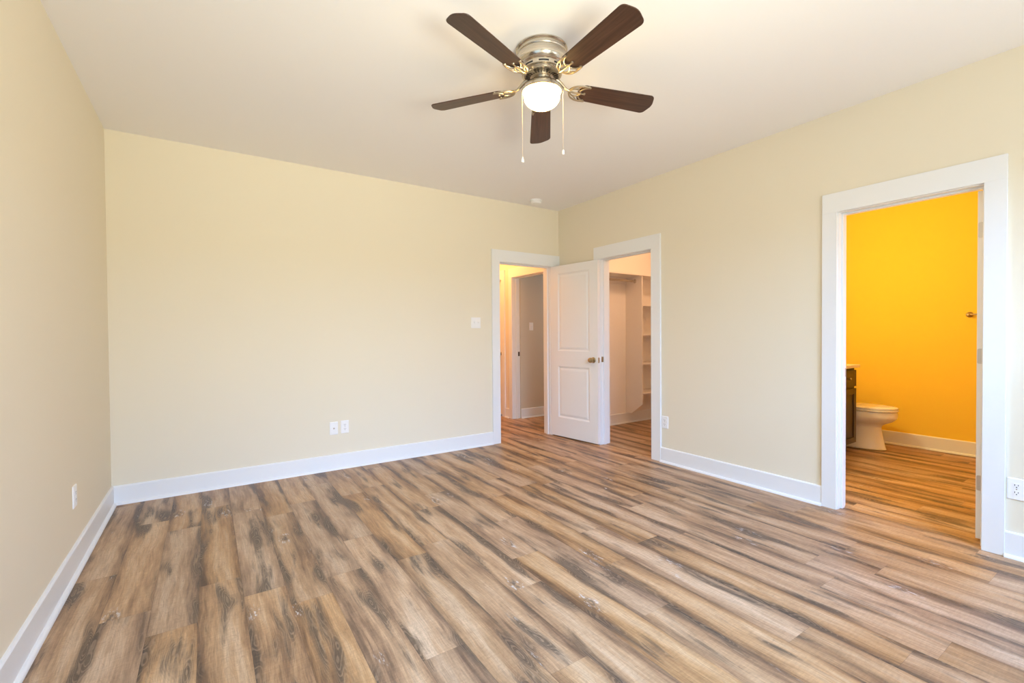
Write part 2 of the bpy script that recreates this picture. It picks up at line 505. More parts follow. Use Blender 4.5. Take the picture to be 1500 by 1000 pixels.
add_box(bm, DX0 - 0.095, DX0 - 0.005, T, T + CT, 0, HO + 0.005); add_box(bm, DX1 + 0.005, DX1 + 0.095, T, T + CT, 0, HO + 0.005)
add_box(bm, DX0 - 0.095, DX1 + 0.095, T, T + CT, HO + 0.005, HC)
add_box(bm, DX0 - JT, DX0, 0, T, 0, HO); add_box(bm, DX1, DX1 + JT, 0, T, 0, HO); add_box(bm, DX0 - JT, DX1 + JT, 0, T, HO, HO + JT)
add_box(bm, DX0, DX0 + 0.011, 0.038, 0.074, 0, HO); add_box(bm, DX1 - 0.011, DX1, 0.038, 0.074, 0, HO)
add_box(bm, DX0 + 0.011, DX1 - 0.011, 0.038, 0.074, HO - 0.011, HO)
t3 = struct('trim_3', bm, TRIM, 'white casing and jamb around the doorway to the hall', 'door casing', bevel=0.0015)
bm = bmesh.new(); casing_x(bm, HX, -1, EY0, EY1, cw0=0.085, cw1=0.085)
jamb_x(bm, HX, HX + T, EY0, EY1, (HX + 0.045, HX + 0.080))
t4 = struct('trim_4', bm, TRIM, 'white casing around the second doorway, out in the hall', 'door casing', bevel=0.0015)
bm = bmesh.new(); casing_x(bm, HX, -1, 1.428, 2.132, cw0=0.085, cw1=0.085)
jamb_x(bm, HX, HX + T, 1.428, 2.132, (HX + 0.040, HX + 0.075))
t5 = struct('trim_5', bm, TRIM, 'white casing at the far end of the hall', 'door casing', bevel=0.0015)


def strike(parent, x0, x1, y0, y1, z0, z1, label, name='strike_plate'):
    o = obj(name, boxes((x0, x1, y0, y1, z0, z1)), BRONZE, parent, bevel=0.0005); o['label'] = label
    return o


strike(t2, W + 0.006, W + 0.034, CY1 - 0.0015, CY1, 0.915, 0.975, 'brass strike plate')
strike(t1, W + 0.086, W + 0.114, BY1 - 0.0015, BY1, 0.915, 0.975, 'brass strike plate')
s = strike(t4, HX + 0.085, HX + 0.114, EY1 - 0.0015, EY1, 0.912, 0.975, 'dark bronze strike plate'); s.data.materials[0] = DBRONZE


# ------------------------------------------------------------------ two-panel doors
def door_leaf(w, h, t, panels):
    """slab in local coordinates: u=0..w along +x, thickness 0..t along +y, z=0..h, moulded panels on both faces"""
    bm = bmesh.new()
    us = sorted({0, w} | {p[0] for p in panels} | {p[1] for p in panels})
    zs = sorted({0, h} | {p[2] for p in panels} | {p[3] for p in panels})
    for side in (0, 1):
        def P(u, z, d):
            return bm.verts.new((u, d if side == 0 else t - d, z))
        for i in range(len(us) - 1):
            for j in range(len(zs) - 1):
                u0, u1, z0, z1 = us[i], us[i + 1], zs[j], zs[j + 1]
                if any(abs(u0 - p[0]) < 1e-6 and abs(u1 - p[1]) < 1e-6 and abs(z0 - p[2]) < 1e-6 and abs(z1 - p[3]) < 1e-6 for p in panels):
                    prev = None
                    for ins, d in ((0, 0), (0.006, 0.003), (0.016, 0.0075), (0.026, 0.0080), (0.034, 0.0045), (0.050, 0.0020)):
                        ring = [P(u0 + ins, z0 + ins, d), P(u1 - ins, z0 + ins, d), P(u1 - ins, z1 - ins, d), P(u0 + ins, z1 - ins, d)]
                        if prev:
                            for k in range(4): bm.faces.new((prev[k], prev[(k + 1) % 4], ring[(k + 1) % 4], ring[k]))
                        prev = ring
                    bm.faces.new(prev)
                else:
                    bm.faces.new((P(u0, z0, 0), P(u1, z0, 0), P(u1, z1, 0), P(u0, z1, 0)))
    for a, b in (((0, 0), (w, 0)), ((w, 0), (w, h)), ((w, h), (0, h)), ((0, h), (0, 0))):
        bm.faces.new([bm.verts.new(q) for q in ((a[0], 0, a[1]), (b[0], 0, b[1]), (b[0], t, b[1]), (a[0], t, a[1]))])
    bmesh.ops.remove_doubles(bm, verts=bm.verts, dist=1e-5)
    return bm


def knob_bm(x, z, t):
    """knobs on both faces, local door coordinates"""
    out = []
    for sgn, y in ((-1, 0.0), (1, t)):
        bm = bmesh.new()
        prof = [(0.0, 0.0), (0.032, 0.0), (0.032, 0.004), (0.027, 0.009), (0.013, 0.012), (0.010, 0.022), (0.013, 0.030), (0.024, 0.036), (0.0285, 0.046), (0.027, 0.056), (0.018, 0.063), (0.0, 0.065)]
        mx = Matrix.Translation((x, y, z)) @ Matrix.Rotation(PI / 2 if sgn < 0 else -PI / 2, 4, 'X')
        add_lathe(bm, prof, 28, mx, cap=False)
        # oval knob: widen along the door
        for v in bm.verts:
            if abs(v.co.y - y) > 0.028: v.co.x = x + (v.co.x - x) * 1.22
        out.append(bm)
    return out


PANELS = lambda w: [(0.118, w - 0.118, 0.225, 0.835), (0.118, w - 0.118, 1.015, 1.935)]


def make_door(name, w, loc, ang, label, knob_sides=(0, 1), lock=False):
    root = bpy.data.objects.new(name, door_mesh(name, w)); COL.objects.link(root)
    root.location = loc; root.rotation_euler = (0, 0, ang)
    root['kind'] = 'structure'; root['label'] = label; root['category'] = 'door'
    md = root.modifiers.new('bevel', 'BEVEL'); md.width = 0.0015; md.segments = 2; md.limit_method = 'ANGLE'; md.angle_limit = math.radians(60)
    kb = knob_bm(w - 0.062, 0.925, 0.035)
    for i, b in enumerate(kb):
        if i in knob_sides:
            o = obj('door_knob', b, BRONZE, root, smooth=True, local=True); o['label'] = 'oval antique brass knob'
        else: b.free()
    o = obj('latch_plate', boxes((w - 0.0005, w + 0.0012, 0.005, 0.030, 0.896, 0.954)), NICKEL, root, bevel=0.0008, local=True); o['label'] = 'nickel latch plate'
    bmx = bmesh.new(); add_prism(bmx, [(w + 0.001, 0.010, 0.917), (w + 0.001, 0.025, 0.917), (w + 0.011, 0.012, 0.917)], (0, 0, 0.016))
    obj('latch_bolt', bmx, BRONZE, root, local=True)
    return root


def door_mesh(name, w, h=2.028, t=0.035):
    bm = door_leaf(w, h, t, PANELS(w))
    bmesh.ops.recalc_face_normals(bm, faces=bm.faces)
    me = bpy.data.meshes.new(name); bm.to_mesh(me); bm.free(); me.materials.append(DOORM)
    return me


# bedroom door, hinged beside the corner and opened back along the right wall
dvec = Vector((4.172 - 4.083, -0.727 + 0.02, 0)); DW = 0.716
ang1 = math.atan2(dvec.y, dvec.x)
d1 = make_door('door_1', DW, (4.083, -0.020, 0.013), ang1, 'white two-panel bedroom door standing open against the right wall')
for z in (0.25, 1.0, 1.80):
    b = bmesh.new(); add_lathe(b, [(0.0, -0.045), (0.006, -0.045), (0.006, 0.045), (0.0, 0.045)], 14, Matrix.Translation((-0.004, 0.040, z)))
    add_box(b, -0.0015, 0.0, 0.006, 0.038, z - 0.045, z + 0.045)
    obj('hinge', b, SATIN, d1, local=True)
# bathroom door, opened into the bathroom; only its hinged edge shows
d2 = make_door('door_2', 0.705, (W + T + 0.004, -3.713, 0.013), 0.0, 'white bathroom door opened inward, seen edge-on at the right jamb')
for z in (0.328, 1.069, 1.801):
    b = bmesh.new()
    # hinge leaf with rounded corners let into the door edge
    pts = []
    for cy, cz, a0 in ((0.024, 0.036, 0), (0.024, -0.036, -PI / 2)):
        for k in range(5):
            a = (a0 + PI / 2 * (1 - k / 4)) if a0 == 0 else (a0 + PI / 2 * (1 - k / 4))
            pts.append((-0.0022, cy + 0.008 * math.cos(a), z + cz + 0.008 * math.sin(a)))
    pts += [(-0.0022, 0.001, z - 0.044), (-0.0022, 0.001, z + 0.044)]
    add_prism(b, pts, (0.0022, 0, 0))
    add_lathe(b, [(0.0, -0.045), (0.0055, -0.045), (0.0055, 0.045), (0.0, 0.045)], 14, Matrix.Translation((-0.003, -0.0035, z)))
    o = obj('hinge', b, SATIN, d2, local=True, smooth=False); o['label'] = 'satin nickel hinge'
# closed hall door
d3 = make_door('door_3', 0.696, (HX + 0.038, 2.128, 0.013), -PI / 2, 'white closed door at the far end of the hall')
for z in (0.3, 1.07, 1.86):
    b = bmesh.new(); add_lathe(b, [(0.0, -0.045), (0.006, -0.045), (0.006, 0.045), (0.0, 0.045)], 12, Matrix.Translation((0.697, -0.003, z)))
    o = obj('hinge', b, DBRONZE, d3, local=True); o['label'] = 'dark hinge'

# ------------------------------------------------------------------ rear windows (behind the camera)
GLASS = bpy.data.materials.new('window_glass'); GLASS.use_nodes = True
nt = GLASS.node_tree; nt.nodes.clear()
o_ = nt.nodes.new('ShaderNodeOutputMaterial'); mx_ = nt.nodes.new('ShaderNodeMixShader'); tr_ = nt.nodes.new('ShaderNodeBsdfTransparent'); gl_ = nt.nodes.new('ShaderNodeBsdfGlossy')
gl_.inputs['Roughness'].default_value = 0.02; mx_.inputs[0].default_value = 0.06
nt.links.new(tr_.outputs[0], mx_.inputs[1]); nt.links.new(gl_.outputs[0], mx_.inputs[2]); nt.links.new(mx_.outputs[0], o_.inputs[0])
# each window is built against a wall frame: u runs along the wall, v is depth out of the room (negative = into the room)
WINS = [(WX[0], lambda u, v, z: (u, REAR - v, z)), (WX[1], lambda u, v, z: (u, REAR - v, z)), (LWY, lambda u, v, z: (-v, u, z))]
for i, ((a, b_), fn) in enumerate(WINS):
    bm = bmesh.new(); z0, z1 = WZ; zm = (z0 + z1) / 2
    def wb(u0, u1, v0, v1, za, zb):
        p, q = fn(u0, v0, za), fn(u1, v1, zb)
        add_box(bm, min(p[0], q[0]), max(p[0], q[0]), min(p[1], q[1]), max(p[1], q[1]), za, zb)
    for bb in ((a, a + 0.05, 0.05, 0.09, z0, z1), (b_ - 0.05, b_, 0.05, 0.09, z0, z1), (a + 0.05, b_ - 0.05, 0.05, 0.09, z0, z0 + 0.05), (a + 0.05, b_ - 0.05, 0.05, 0.09, z1 - 0.05, z1), (a + 0.05, b_ - 0.05, 0.05, 0.09, zm - 0.025, zm + 0.025),
               (a - 0.09, a, -CT, 0, z0 - 0.09, z1 + 0.12), (b_, b_ + 0.09, -CT, 0, z0 - 0.09, z1 + 0.12), (a, b_, -CT, 0, z1, z1 + 0.12), (a, b_, -CT, 0, z0 - 0.09, z0)):
        wb(*bb)
    wn = struct('window_%d' % (i + 1), bm, TRIM, bevel=0.001)
    bm = bmesh.new(); vs = [bm.verts.new(fn(*p)) for p in ((a + 0.05, 0.07, z0 + 0.05), (b_ - 0.05, 0.07, z0 + 0.05), (b_ - 0.05, 0.07, z1 - 0.05), (a + 0.05, 0.07, z1 - 0.05))]
    bm.faces.new(vs); obj('window_pane', bm, GLASS, wn)

# ------------------------------------------------------------------ wall plates
def plate_frame(origin, nrm):
    """matrix: local x along wall, local y up, local z out of the wall"""
    n = Vector(nrm); z = Vector((0, 0, 1)); x = z.cross(n)
    return Matrix(((x.x, z.x, n.x, origin[0]), (x.y, z.y, n.y, origin[1]), (x.z, z.z, n.z, origin[2]), (0, 0, 0, 1)))


def rounded_rect(w, h, r, n=5, cx=0, cy=0):
    pts = []
    for sx, sy, a0 in ((1, 1, 0), (-1, 1, PI / 2), (-1, -1, PI), (1, -1, 3 * PI / 2)):
        for k in range(n):
            a = a0 + PI / 2 * k / (n - 1)
            pts.append((cx + sx * (w / 2 - r) + r * math.cos(a), cy + sy * (h / 2 - r) + r * math.sin(a)))
    return pts


def plate(kind, origin, nrm, label, cat, w=0.072, h=0.117, group=None, name=None):
    MX = plate_frame(origin, nrm)
    root = thing(name or kind, label, cat, origin, group)

    def mk(nm, bm, m, parent, **k):
        bmesh.ops.transform(bm, matrix=MX, verts=bm.verts)
        return obj(nm, bm, m, parent, **k)
    bm = bmesh.new()
    lo = [bm.verts.new((x, y, 0)) for x, y in rounded_rect(w, h, 0.004)]
    mi = [bm.verts.new((x, y, 0.0035)) for x, y in rounded_rect(w, h, 0.004)]
    hi = [bm.verts.new((x, y, 0.0065)) for x, y in rounded_rect(w - 0.008, h - 0.008, 0.003)]
    n = len(lo)
    for a, b in ((lo, mi), (mi, hi)):
        for i in range(n): bm.faces.new((a[i], a[(i + 1) % n], b[(i + 1) % n], b[i]))
    bm.faces.new(hi); bm.faces.new(lo[::-1])
    mk('cover_plate', bm, PLASTIC, root)
    if kind == 'power_outlet':
        for cy in (0.0195, -0.0195):
            bm = bmesh.new()
            pts = [(0.0172 * math.cos(a), max(-0.0125, min(0.0125, 0.0172 * math.sin(a))) + cy) for a in [2 * PI * k / 24 for k in range(24)]]
            add_prism(bm, [(x, y, 0.006) for x, y in pts], (0, 0, 0.0022))
            s = mk('socket', bm, PLASTIC, root)
            bm = bmesh.new()
            add_box(bm, -0.0078, -0.0054, cy - 0.001, cy + 0.0075, 0.0078, 0.0086)
            add_box(bm, 0.0050, 0.0074, cy - 0.0005, cy + 0.0065, 0.0078, 0.0086)
            add_lathe(bm, [(0.0, 0.0078), (0.0026, 0.0078), (0.0026, 0.0086), (0, 0.0086)], 12, Matrix.Translation((0, cy - 0.0075, 0)), cap=False)
            mk('slot', bm, DARKH, s)
        bm = bmesh.new(); add_lathe(bm, [(0, 0.006), (0.003, 0.006), (0.0026, 0.0078), (0, 0.0078)], 12, cap=False); mk('screw', bm, NICKEL, root)
    elif kind == 'coaxial_plate':
        bm = bmesh.new(); add_lathe(bm, [(0, 0.006), (0.0075, 0.006), (0.0075, 0.009), (0.0045, 0.009), (0.0045, 0.015), (0.002, 0.015), (0, 0.013)], 16, cap=False); mk('coaxial_jack', bm, NICKEL, root)
        for cy in (0.042, -0.042):
            bm = bmesh.new(); add_lathe(bm, [(0, 0.006), (0.003, 0.006), (0.0026, 0.0075), (0, 0.0075)], 10, Matrix.Translation((0, cy, 0)), cap=False); mk('screw', bm, PLASTIC, root)
    elif kind == 'light_switch':
        xs = (0.0,) if w < 0.1 else (-0.023, 0.023)
        for cx in xs:
            bm = bmesh.new()
            add_box(bm, cx - 0.005, cx + 0.005, -0.012, 0.012, 0.006, 0.0075)
            add_prism(bm, [(cx - 0.004, -0.003, 0.007), (cx - 0.004, 0.009, 0.007), (cx - 0.004, 0.012, 0.019), (cx - 0.004, 0.007, 0.0195)], (0.008, 0, 0))
            mk('toggle', bm, PLASTIC, root)
            for cy in (0.030, -0.030):
                bm = bmesh.new(); add_lathe(bm, [(0, 0.006), (0.003, 0.006), (0.0026, 0.0075), (0, 0.0075)], 10, Matrix.Translation((cx, cy, 0)), cap=False); mk('screw', bm, PLASTIC, root)
    return root


plate('power_outlet', (0.0, -1.113, 0.389), (1, 0, 0), 'white duplex outlet low on the left-hand wall', 'outlet', name='power_outlet')
plate('coaxial_plate', (1.558, 0.0, 0.380), (0, -1, 0), 'white coaxial plate, left of the two low plates on the back wall', 'wall plate')
plate('power_outlet', (1.655, 0.0, 0.384), (0, -1, 0), 'white duplex outlet, right of the two low plates on the back wall', 'outlet', name='power_outlet')
plate('power_outlet', (W, -1.578, 0.383), (-1, 0, 0), 'white outlet on the right wall tight beside the closet casing', 'outlet', name='power_outlet')
plate('power_outlet', (W, -3.862, 0.375), (-1, 0, 0), 'white duplex outlet right of the bathroom doorway at the picture edge', 'outlet', name='power_outlet')
plate('light_switch', (3.054, 0.0, 1.359), (0, -1, 0), 'white double toggle switch on back wall left of the hall doorway', 'light switch', w=0.116)
plate('light_switch', (4.610, 1.118, 1.345), (0, -1, 0), 'small white switch seen through the doorways on the taupe wall', 'light switch')

# smoke detector
sd = thing('smoke_detector', 'round white smoke detector on the ceiling near the back right corner', 'smoke detector', (3.715, -0.225, H))
bm = bmesh.new(); add_lathe(bm, [(0, 0), (0.068, 0), (0.068, -0.012), (0.064, -0.014)], 40, Matrix.Translation((3.715, -0.225, H)), cap=False); obj('mounting_base', bm, PLASTIC, sd, smooth=True)
bm = bmesh.new(); add_lathe(bm, [(0.062, -0.014), (0.062, -0.030), (0.054, -0.040), (0.030, -0.043), (0, -0.043)], 40, Matrix.Translation((3.715, -0.225, H)), cap=False); obj('sensor_cover', bm, PLASTIC, sd, smooth=True)

# ------------------------------------------------------------------ ceiling fan
FX, FY = 2.105, -2.455
fan = thing('ceiling_fan', 'flush-mount ceiling fan with five dark walnut blades and a lit frosted globe', 'ceiling fan', (FX, FY, H))
TM = Matrix.Translation((FX, FY, 0))
def lat(name, prof, m, parent=fan, n=64, smooth=True):
    bm = bmesh.new(); add_lathe(bm, prof, n, TM, cap=False); return obj(name, bm, m, parent, smooth=smooth)
lat('ceiling_canopy', [(0.0, H), (0.128, H), (0.135, H - 0.003), (0.137, H - 0.009), (0.132, H - 0.014), (0.127, H - 0.016), (0.127, H - 0.026), (0.133, H - 0.028), (0.134, H - 0.034), (0.131, H - 0.038)], NICKEL)
hs = lat('motor_housing', [(0.128, H - 0.036), (0.132, H - 0.040), (0.134, H - 0.055), (0.133, H - 0.075), (0.126, H - 0.092), (0.112, H - 0.101), (0.108, H - 0.103), (0.106, H - 0.122), (0.096, H - 0.128), (0.0, H - 0.128)], NICKEL)
for k in range(8):      # dark vent slots round the lower band
    a = 2 * PI * (k + 0.3) / 8; pts = []
    b = bmesh.new()
    seg = [a - 0.24 + 0.48 * i / 8 for i in range(9)]
    inner = [(FX + 0.104 * math.cos(s), FY + 0.104 * math.sin(s)) for s in seg]; outer = [(FX + 0.1085 * math.cos(s), FY + 0.1085 * math.sin(s)) for s in seg]
    add_prism(b, [(x, y, H - 0.117) for x, y in inner + outer[::-1]], (0, 0, 0.007))
    obj('vent_slot', b, DARKH, hs)
rot = lat('rotor_flange', [(0.0, H - 0.128), (0.088, H - 0.128), (0.104, H - 0.131), (0.106, H - 0.136), (0.100, H - 0.141), (0.085, H - 0.144), (0.060, H - 0.150), (0.0, H - 0.150)], NICKEL)
bm = bmesh.new()
for k in range(28):
    a = 2 * PI * k / 28
    add_box(bm, 0.062, 0.088, -0.003, 0.003, -0.152, -0.142, Matrix.Translation((FX, FY, H)) @ Matrix.Rotation(a, 4, 'Z'))
obj('rotor_ribs', bm, DBRONZE, fan)
lat('light_kit_neck', [(0.0, H - 0.150), (0.042, H - 0.150), (0.046, H - 0.154), (0.046, H - 0.172), (0.050, H - 0.176), (0.0, H - 0.176)], NICKEL)
ZR = 2.520
lat('light_kit_pan', [(0.040, H - 0.174), (0.058, H - 0.178), (0.090, ZR + 0.030), (0.103, ZR + 0.012), (0.108, ZR - 0.004), (0.104, ZR - 0.007), (0.097, ZR - 0.003), (0.088, ZR + 0.006), (0.04, ZR + 0.030)], NICKEL)
gp = [(0.0, ZR - 0.090)]
for k in range(1, 19):
    a = PI * 0.70 * k / 18
    gp.append((0.0955 * math.sin(a) ** 0.92, ZR - 0.030 - 0.060 * math.cos(a)))
gp += [(0.0, ZR + 0.010)]
gl = lat('globe', gp, GLOBE); gl['label'] = 'glowing frosted glass globe'

# blades
ZB = 2.548; RT = 0.660
A0 = math.radians(-18.2)
droop = [-0.020, -0.026, -0.002, 0.022, 0.012]


def blade_outline():
    pts = []
    r0, r1 = 0.205, RT
    w0, w1 = 0.056, 0.069
    # root (slightly rounded)
    for k in range(7):
        a = PI / 2 + PI * k / 6
        pts.append((r0 + 0.030 + 0.030 * math.cos(a) * 1.0, w0 * math.sin(a)))
    # lower long edge to the tip, rounded tip corner, gently bowed end
    rc = 0.030
    for k in range(6):
        a = -PI / 2 + PI / 2 * k / 5 * 0.86
        pts.append((r1 - 0.014 - rc + rc * math.cos(a), -(w1 - rc) + rc * math.sin(a)))
    for k in range(1, 6):
        s = -1 + 2 * k / 6
        pts.append((r1 - 0.012 * s * s - 0.002, s * (w1 - rc)))
    for k in range(6):
        pts.append((r1 - 0.014 - rc + rc * math.cos(PI / 2 * (0.14 + 0.86 * k / 5)), (w1 - rc) + rc * math.sin(PI / 2 * (0.14 + 0.86 * k / 5))))
    return pts


def make_blade_parts(i):
    ang = A0 + i * 2 * PI / 5
    slope = math.atan2(droop[i], RT - 0.1)
    # blade plane: pitched about its own long axis
    BM = Matrix.Translation((0, 0, ZB - H)) @ Matrix.Rotation(ang, 4, 'Z') @ Matrix.Rotation(-slope, 4, 'Y') @ Matrix.Rotation(math.radians(PITCHB), 4, 'X')
    b = bmesh.new(); add_prism(b, [(x, y, 0.0) for x, y in blade_outline()], (0, 0, 0.0055))
    bmesh.ops.recalc_face_normals(b, faces=b.faces)
    me = bpy.data.meshes.new('fan_blade'); b.to_mesh(me); b.free(); me.materials.append(BLADE)
    o = bpy.data.objects.new('fan_blade', me); COL.objects.link(o); o.parent = fan; o.matrix_local = BM
    md = o.modifiers.new('bevel', 'BEVEL'); md.width = 0.0015; md.segments = 2; md.limit_method = 'ANGLE'
    # scrolled openwork bracket carrying the blade
    b = bmesh.new()
    z = -0.004
    def crv(p0, p1, p2, p3, n=10):
        return [tuple((1 - t) ** 3 * a + 3 * (1 - t) ** 2 * t * c + 3 * (1 - t) * t * t * d + t ** 3 * e for a, c, d, e in zip(p0, p1, p2, p3)) for t in [k / n for k in range(n + 1)]]
    for s in (1, -1):
        add_tube(b, crv((0.155, s * 0.004, z + 0.006), (0.165, s * 0.045, z), (0.200, s * 0.060, z), (0.262, s * 0.050, z)), 0.0048, 8)
        add_tube(b, crv((0.262, s * 0.050, z), (0.235, s * 0.046, z), (0.215, s * 0.030, z), (0.214, s * 0.012, z)), 0.0040, 8)
        add_tube(b, crv((0.160, s * 0.006, z + 0.004), (0.178, s * 0.030, z), (0.195, s * 0.032, z), (0.214, s * 0.012, z)), 0.0036, 8)
        add_tube(b, crv((0.186, s * 0.026, z), (0.200, s * 0.036, z), (0.205, s * 0.040, z), (0.212, s * 0.050, z)), 0.0030, 8)
        add_lathe(b, [(0, -0.006), (0.006, -0.005), (0.008, 0.0), (0.008, 0.004), (0, 0.004)], 12, Matrix.Translation((0.252, s * 0.049, 0)), cap=False)
    add_tube(b, crv((0.214, 0.012, z), (0.226, 0.006, z), (0.226, -0.006, z), (0.214, -0.012, z)), 0.0038, 8)
    add_tube(b, [(0.158, 0, z + 0.004), (0.185, 0, z), (0.244, 0, z)], [0.006, 0.005, 0.004], 8)
    add_lathe(b, [(0, -0.006), (0.006, -0.005), (0.008, 0.0), (0.008, 0.004), (0, 0.004)], 12, Matrix.Translation((0.244, 0, 0)), cap=False)
    bmesh.ops.transform(b, matrix=BM, verts=b.verts)
    # curved arm from the rotor out and down to the scrollwork
    R_ = Matrix.Rotation(ang, 4, 'Z')
    end = BM @ Vector((0.160, 0, z + 0.004))
    p0 = R_ @ Vector((0.078, 0, -0.146)); p1 = R_ @ Vector((0.108, 0, -0.150)); p2 = R_ @ Vector((0.126, 0, end.z + 0.004))
    P = crv(p0, p1, p2, end)
    add_tube(b, P, [0.012, 0.011, 0.010, 0.0095, 0.009, 0.0085, 0.008, 0.0075, 0.007, 0.007, 0.006], 10)
    o = obj('blade_bracket', b, SCROLL, fan, smooth=True, local=True)
    o['label'] = 'scrolled openwork brushed-nickel blade bracket'


PITCHB = -12.0
for i in range(5): make_blade_parts(i)

# pull chains
def chain(dx, ztop, zbot, big):
    cx, cy = FX + Rv.x * dx, FY + Rv.y * dx
    b = bmesh.new()
    z = ztop
    while z > zbot + 0.03:
        add_lathe(b, [(0, 0.0016), (0.0014, 0.0008), (0.0014, -0.0008), (0, -0.0016)], 6, Matrix.Translation((cx, cy, z)), cap=False); z -= 0.0042
    add_tube(b, [(cx, cy, ztop), (cx, cy, zbot + 0.025)], 0.0007, 6)
    c = obj('pull_chain', b, BEAD, fan)
    b = bmesh.new()
    if big: pr = [(0, 0.030), (0.003, 0.029), (0.0035, 0.022), (0.0065, 0.014), (0.0085, 0.004), (0.0075, 0.0), (0, 0.0)]
    else: pr = [(0, 0.026), (0.0035, 0.025), (0.0055, 0.018), (0.0065, 0.006), (0.005, 0.0), (0, 0.0)]
    add_lathe(b, pr, 16, Matrix.Translation((cx, cy, zbot)), cap=False)
    obj('pull_knob', b, PLASTIC, c, smooth=True)


chain(-0.105, 2.525, 2.145, True)
chain(0.112, 2.525, 2.185, False)

# ------------------------------------------------------------------ closet shelving and rod
PX, PD = 5.406, 0.285
cs = thing('closet_shelving', 'white closet organiser with a tall side panel and open shelves', 'shelving', (PX, 0, 0.14))
for x0 in (PX, 6.06):
    b = bmesh.new(); add_prism(b, [(x0, -0.001, BH + 0.003), (x0, -0.100, BH + 0.003), (x0, -PD, 0.283), (x0, -PD, 1.992), (x0, -0.001, 1.992)], (0.018, 0, 0))
    obj('side_panel', b, MELA, cs, bevel=0.001)
b = bmesh.new(); add_box(b, W + T + 0.004, 6.10, -0.302, -0.001, 1.992, 2.012); obj('top_shelf', b, MELA, cs, bevel=0.001)
for z in (1.613, 1.220, 0.830, 0.435):
    b = bmesh.new(); add_box(b, PX + 0.019, 6.059, -PD + 0.002, -0.001, z - 0.019, z); obj('shelf', b, MELA, cs, bevel=0.001)
b = bmesh.new(); add_box(b, W + T + 0.004, PX - 0.001, -0.019, -0.001, 1.90, 1.990); obj('back_cleat', b, MELA, cs, bevel=0.001)
cr = thing('closet_rod', 'hanging rod under the top closet shelf', 'closet rod', (W + T, -0.165, 1.93))
b = bmesh.new(); add_tube(b, [(W + T + 0.003, -0.165, 1.93), (PX - 0.003, -0.165, 1.93)], 0.0155, 16); obj('rod', b, NICKEL, cr, smooth=True)
for x0, s in ((W + T + 0.0005, 1), (PX - 0.0005, -1)):
    b = bmesh.new(); add_lathe(b, [(0, 0), (0.028, 0), (0.026, 0.006), (0.021, 0.014), (0.0165, 0.014)], 20, Matrix.Translation((x0, -0.165, 1.93)) @ Matrix.Rotation(s * PI / 2, 4, 'Y'), cap=False); obj('rod_flange', b, NICKEL, cr, smooth=True)

# ------------------------------------------------------------------ bathroom: vanity, countertop, toilet, towel bar
VX0, VX1, VY = 4.95, 6.085, -2.462
van = thing('vanity_cabinet', 'dark espresso bathroom vanity cabinet beside the toilet', 'cabinet', ((VX0 + VX1) / 2, (VY - 1.95) / 2, 0))
b = boxes((VX0, VX1, VY + 0.020, -1.951, 0.10, 0.868), (VX0, VX1, VY + 0.085, -1.951, 0.0, 0.10)); obj('body', b, ESPR, van, bevel=0.001)


def shaker(x0, x1, z0, z1, y, fr=0.055, t=0.020, rec=0.010):
    b = bmesh.new()
    add_box(b, x0, x0 + fr, y, y + t, z0, z1); add_box(b, x1 - fr, x1, y, y + t, z0, z1)
    add_box(b, x0 + fr, x1 - fr, y, y + t, z0, z0 + fr); add_box(b, x0 + fr, x1 - fr, y, y + t, z1 - fr, z1)
    add_box(b, x0 + fr, x1 - fr, y + rec, y + t, z0 + fr, z1 - fr)
    return b


cw = (VX1 - VX0 - 0.02) / 3
for k in range(3):
    x0 = VX0 + 0.005 + k * (cw + 0.005); x1 = x0 + cw
    d = obj('door', shaker(x0, x1, 0.112, 0.660, VY), ESPR, van, bevel=0.0015)
    kb = bmesh.new(); kx = x0 + 0.03 if k != 0 else x1 - 0.03
    add_lathe(kb, [(0, 0), (0.006, 0), (0.005, 0.012), (0.012, 0.020), (0.010, 0.026), (0, 0.028)], 16, Matrix.Translation((kx, VY, 0.60)) @ Matrix.Rotation(PI / 2, 4, 'X'), cap=False)
    obj('knob', kb, BRONZE, d, smooth=True)
    dr = obj('drawer', boxes((x0, x1, VY, VY + 0.020, 0.682, 0.845)), ESPR, van, bevel=0.0015)
    kb = bmesh.new(); add_lathe(kb, [(0, 0), (0.006, 0), (0.005, 0.012), (0.012, 0.020), (0.010, 0.026), (0, 0.028)], 16, Matrix.Translation(((x0 + x1) / 2, VY, 0.765)) @ Matrix.Rotation(PI / 2, 4, 'X'), cap=False)
    obj('knob', kb, BRONZE, dr, smooth=True)
ct = obj('vanity_countertop', boxes((VX0 - 0.012, VX1 + 0.025, VY - 0.022, -1.951, 0.869, 0.899), (VX0 - 0.012, VX1 + 0.025, -1.970, -1.951, 0.899, 0.985)), STONE, bevel=0.003)
tag(ct, 'pale stone countertop lying on the dark bathroom vanity', 'countertop')

TX = 6.40
toi = thing('toilet', 'white porcelain toilet with closed lid beside the dark vanity', 'toilet', (TX, -2.33, 0))


def egg(z, front, back, hw, n=40, pw=2.0, tail=2.6):
    """outline: pointed-round front (towards -y), squarer back"""
    cyy = front + (back - front) * 0.52
    pts = []
    for k in range(n):
        a = 2 * PI * k / n
        c, s_ = math.cos(a), math.sin(a)
        p = pw if s_ < 0 else tail
        x = hw * math.copysign(abs(c) ** (2 / p), c)
        l = (cyy - front) if s_ < 0 else (back - cyy)
        y = cyy + l * math.copysign(abs(s_) ** (2 / p), s_)
        pts.append((TX + x, y, z))
    return pts


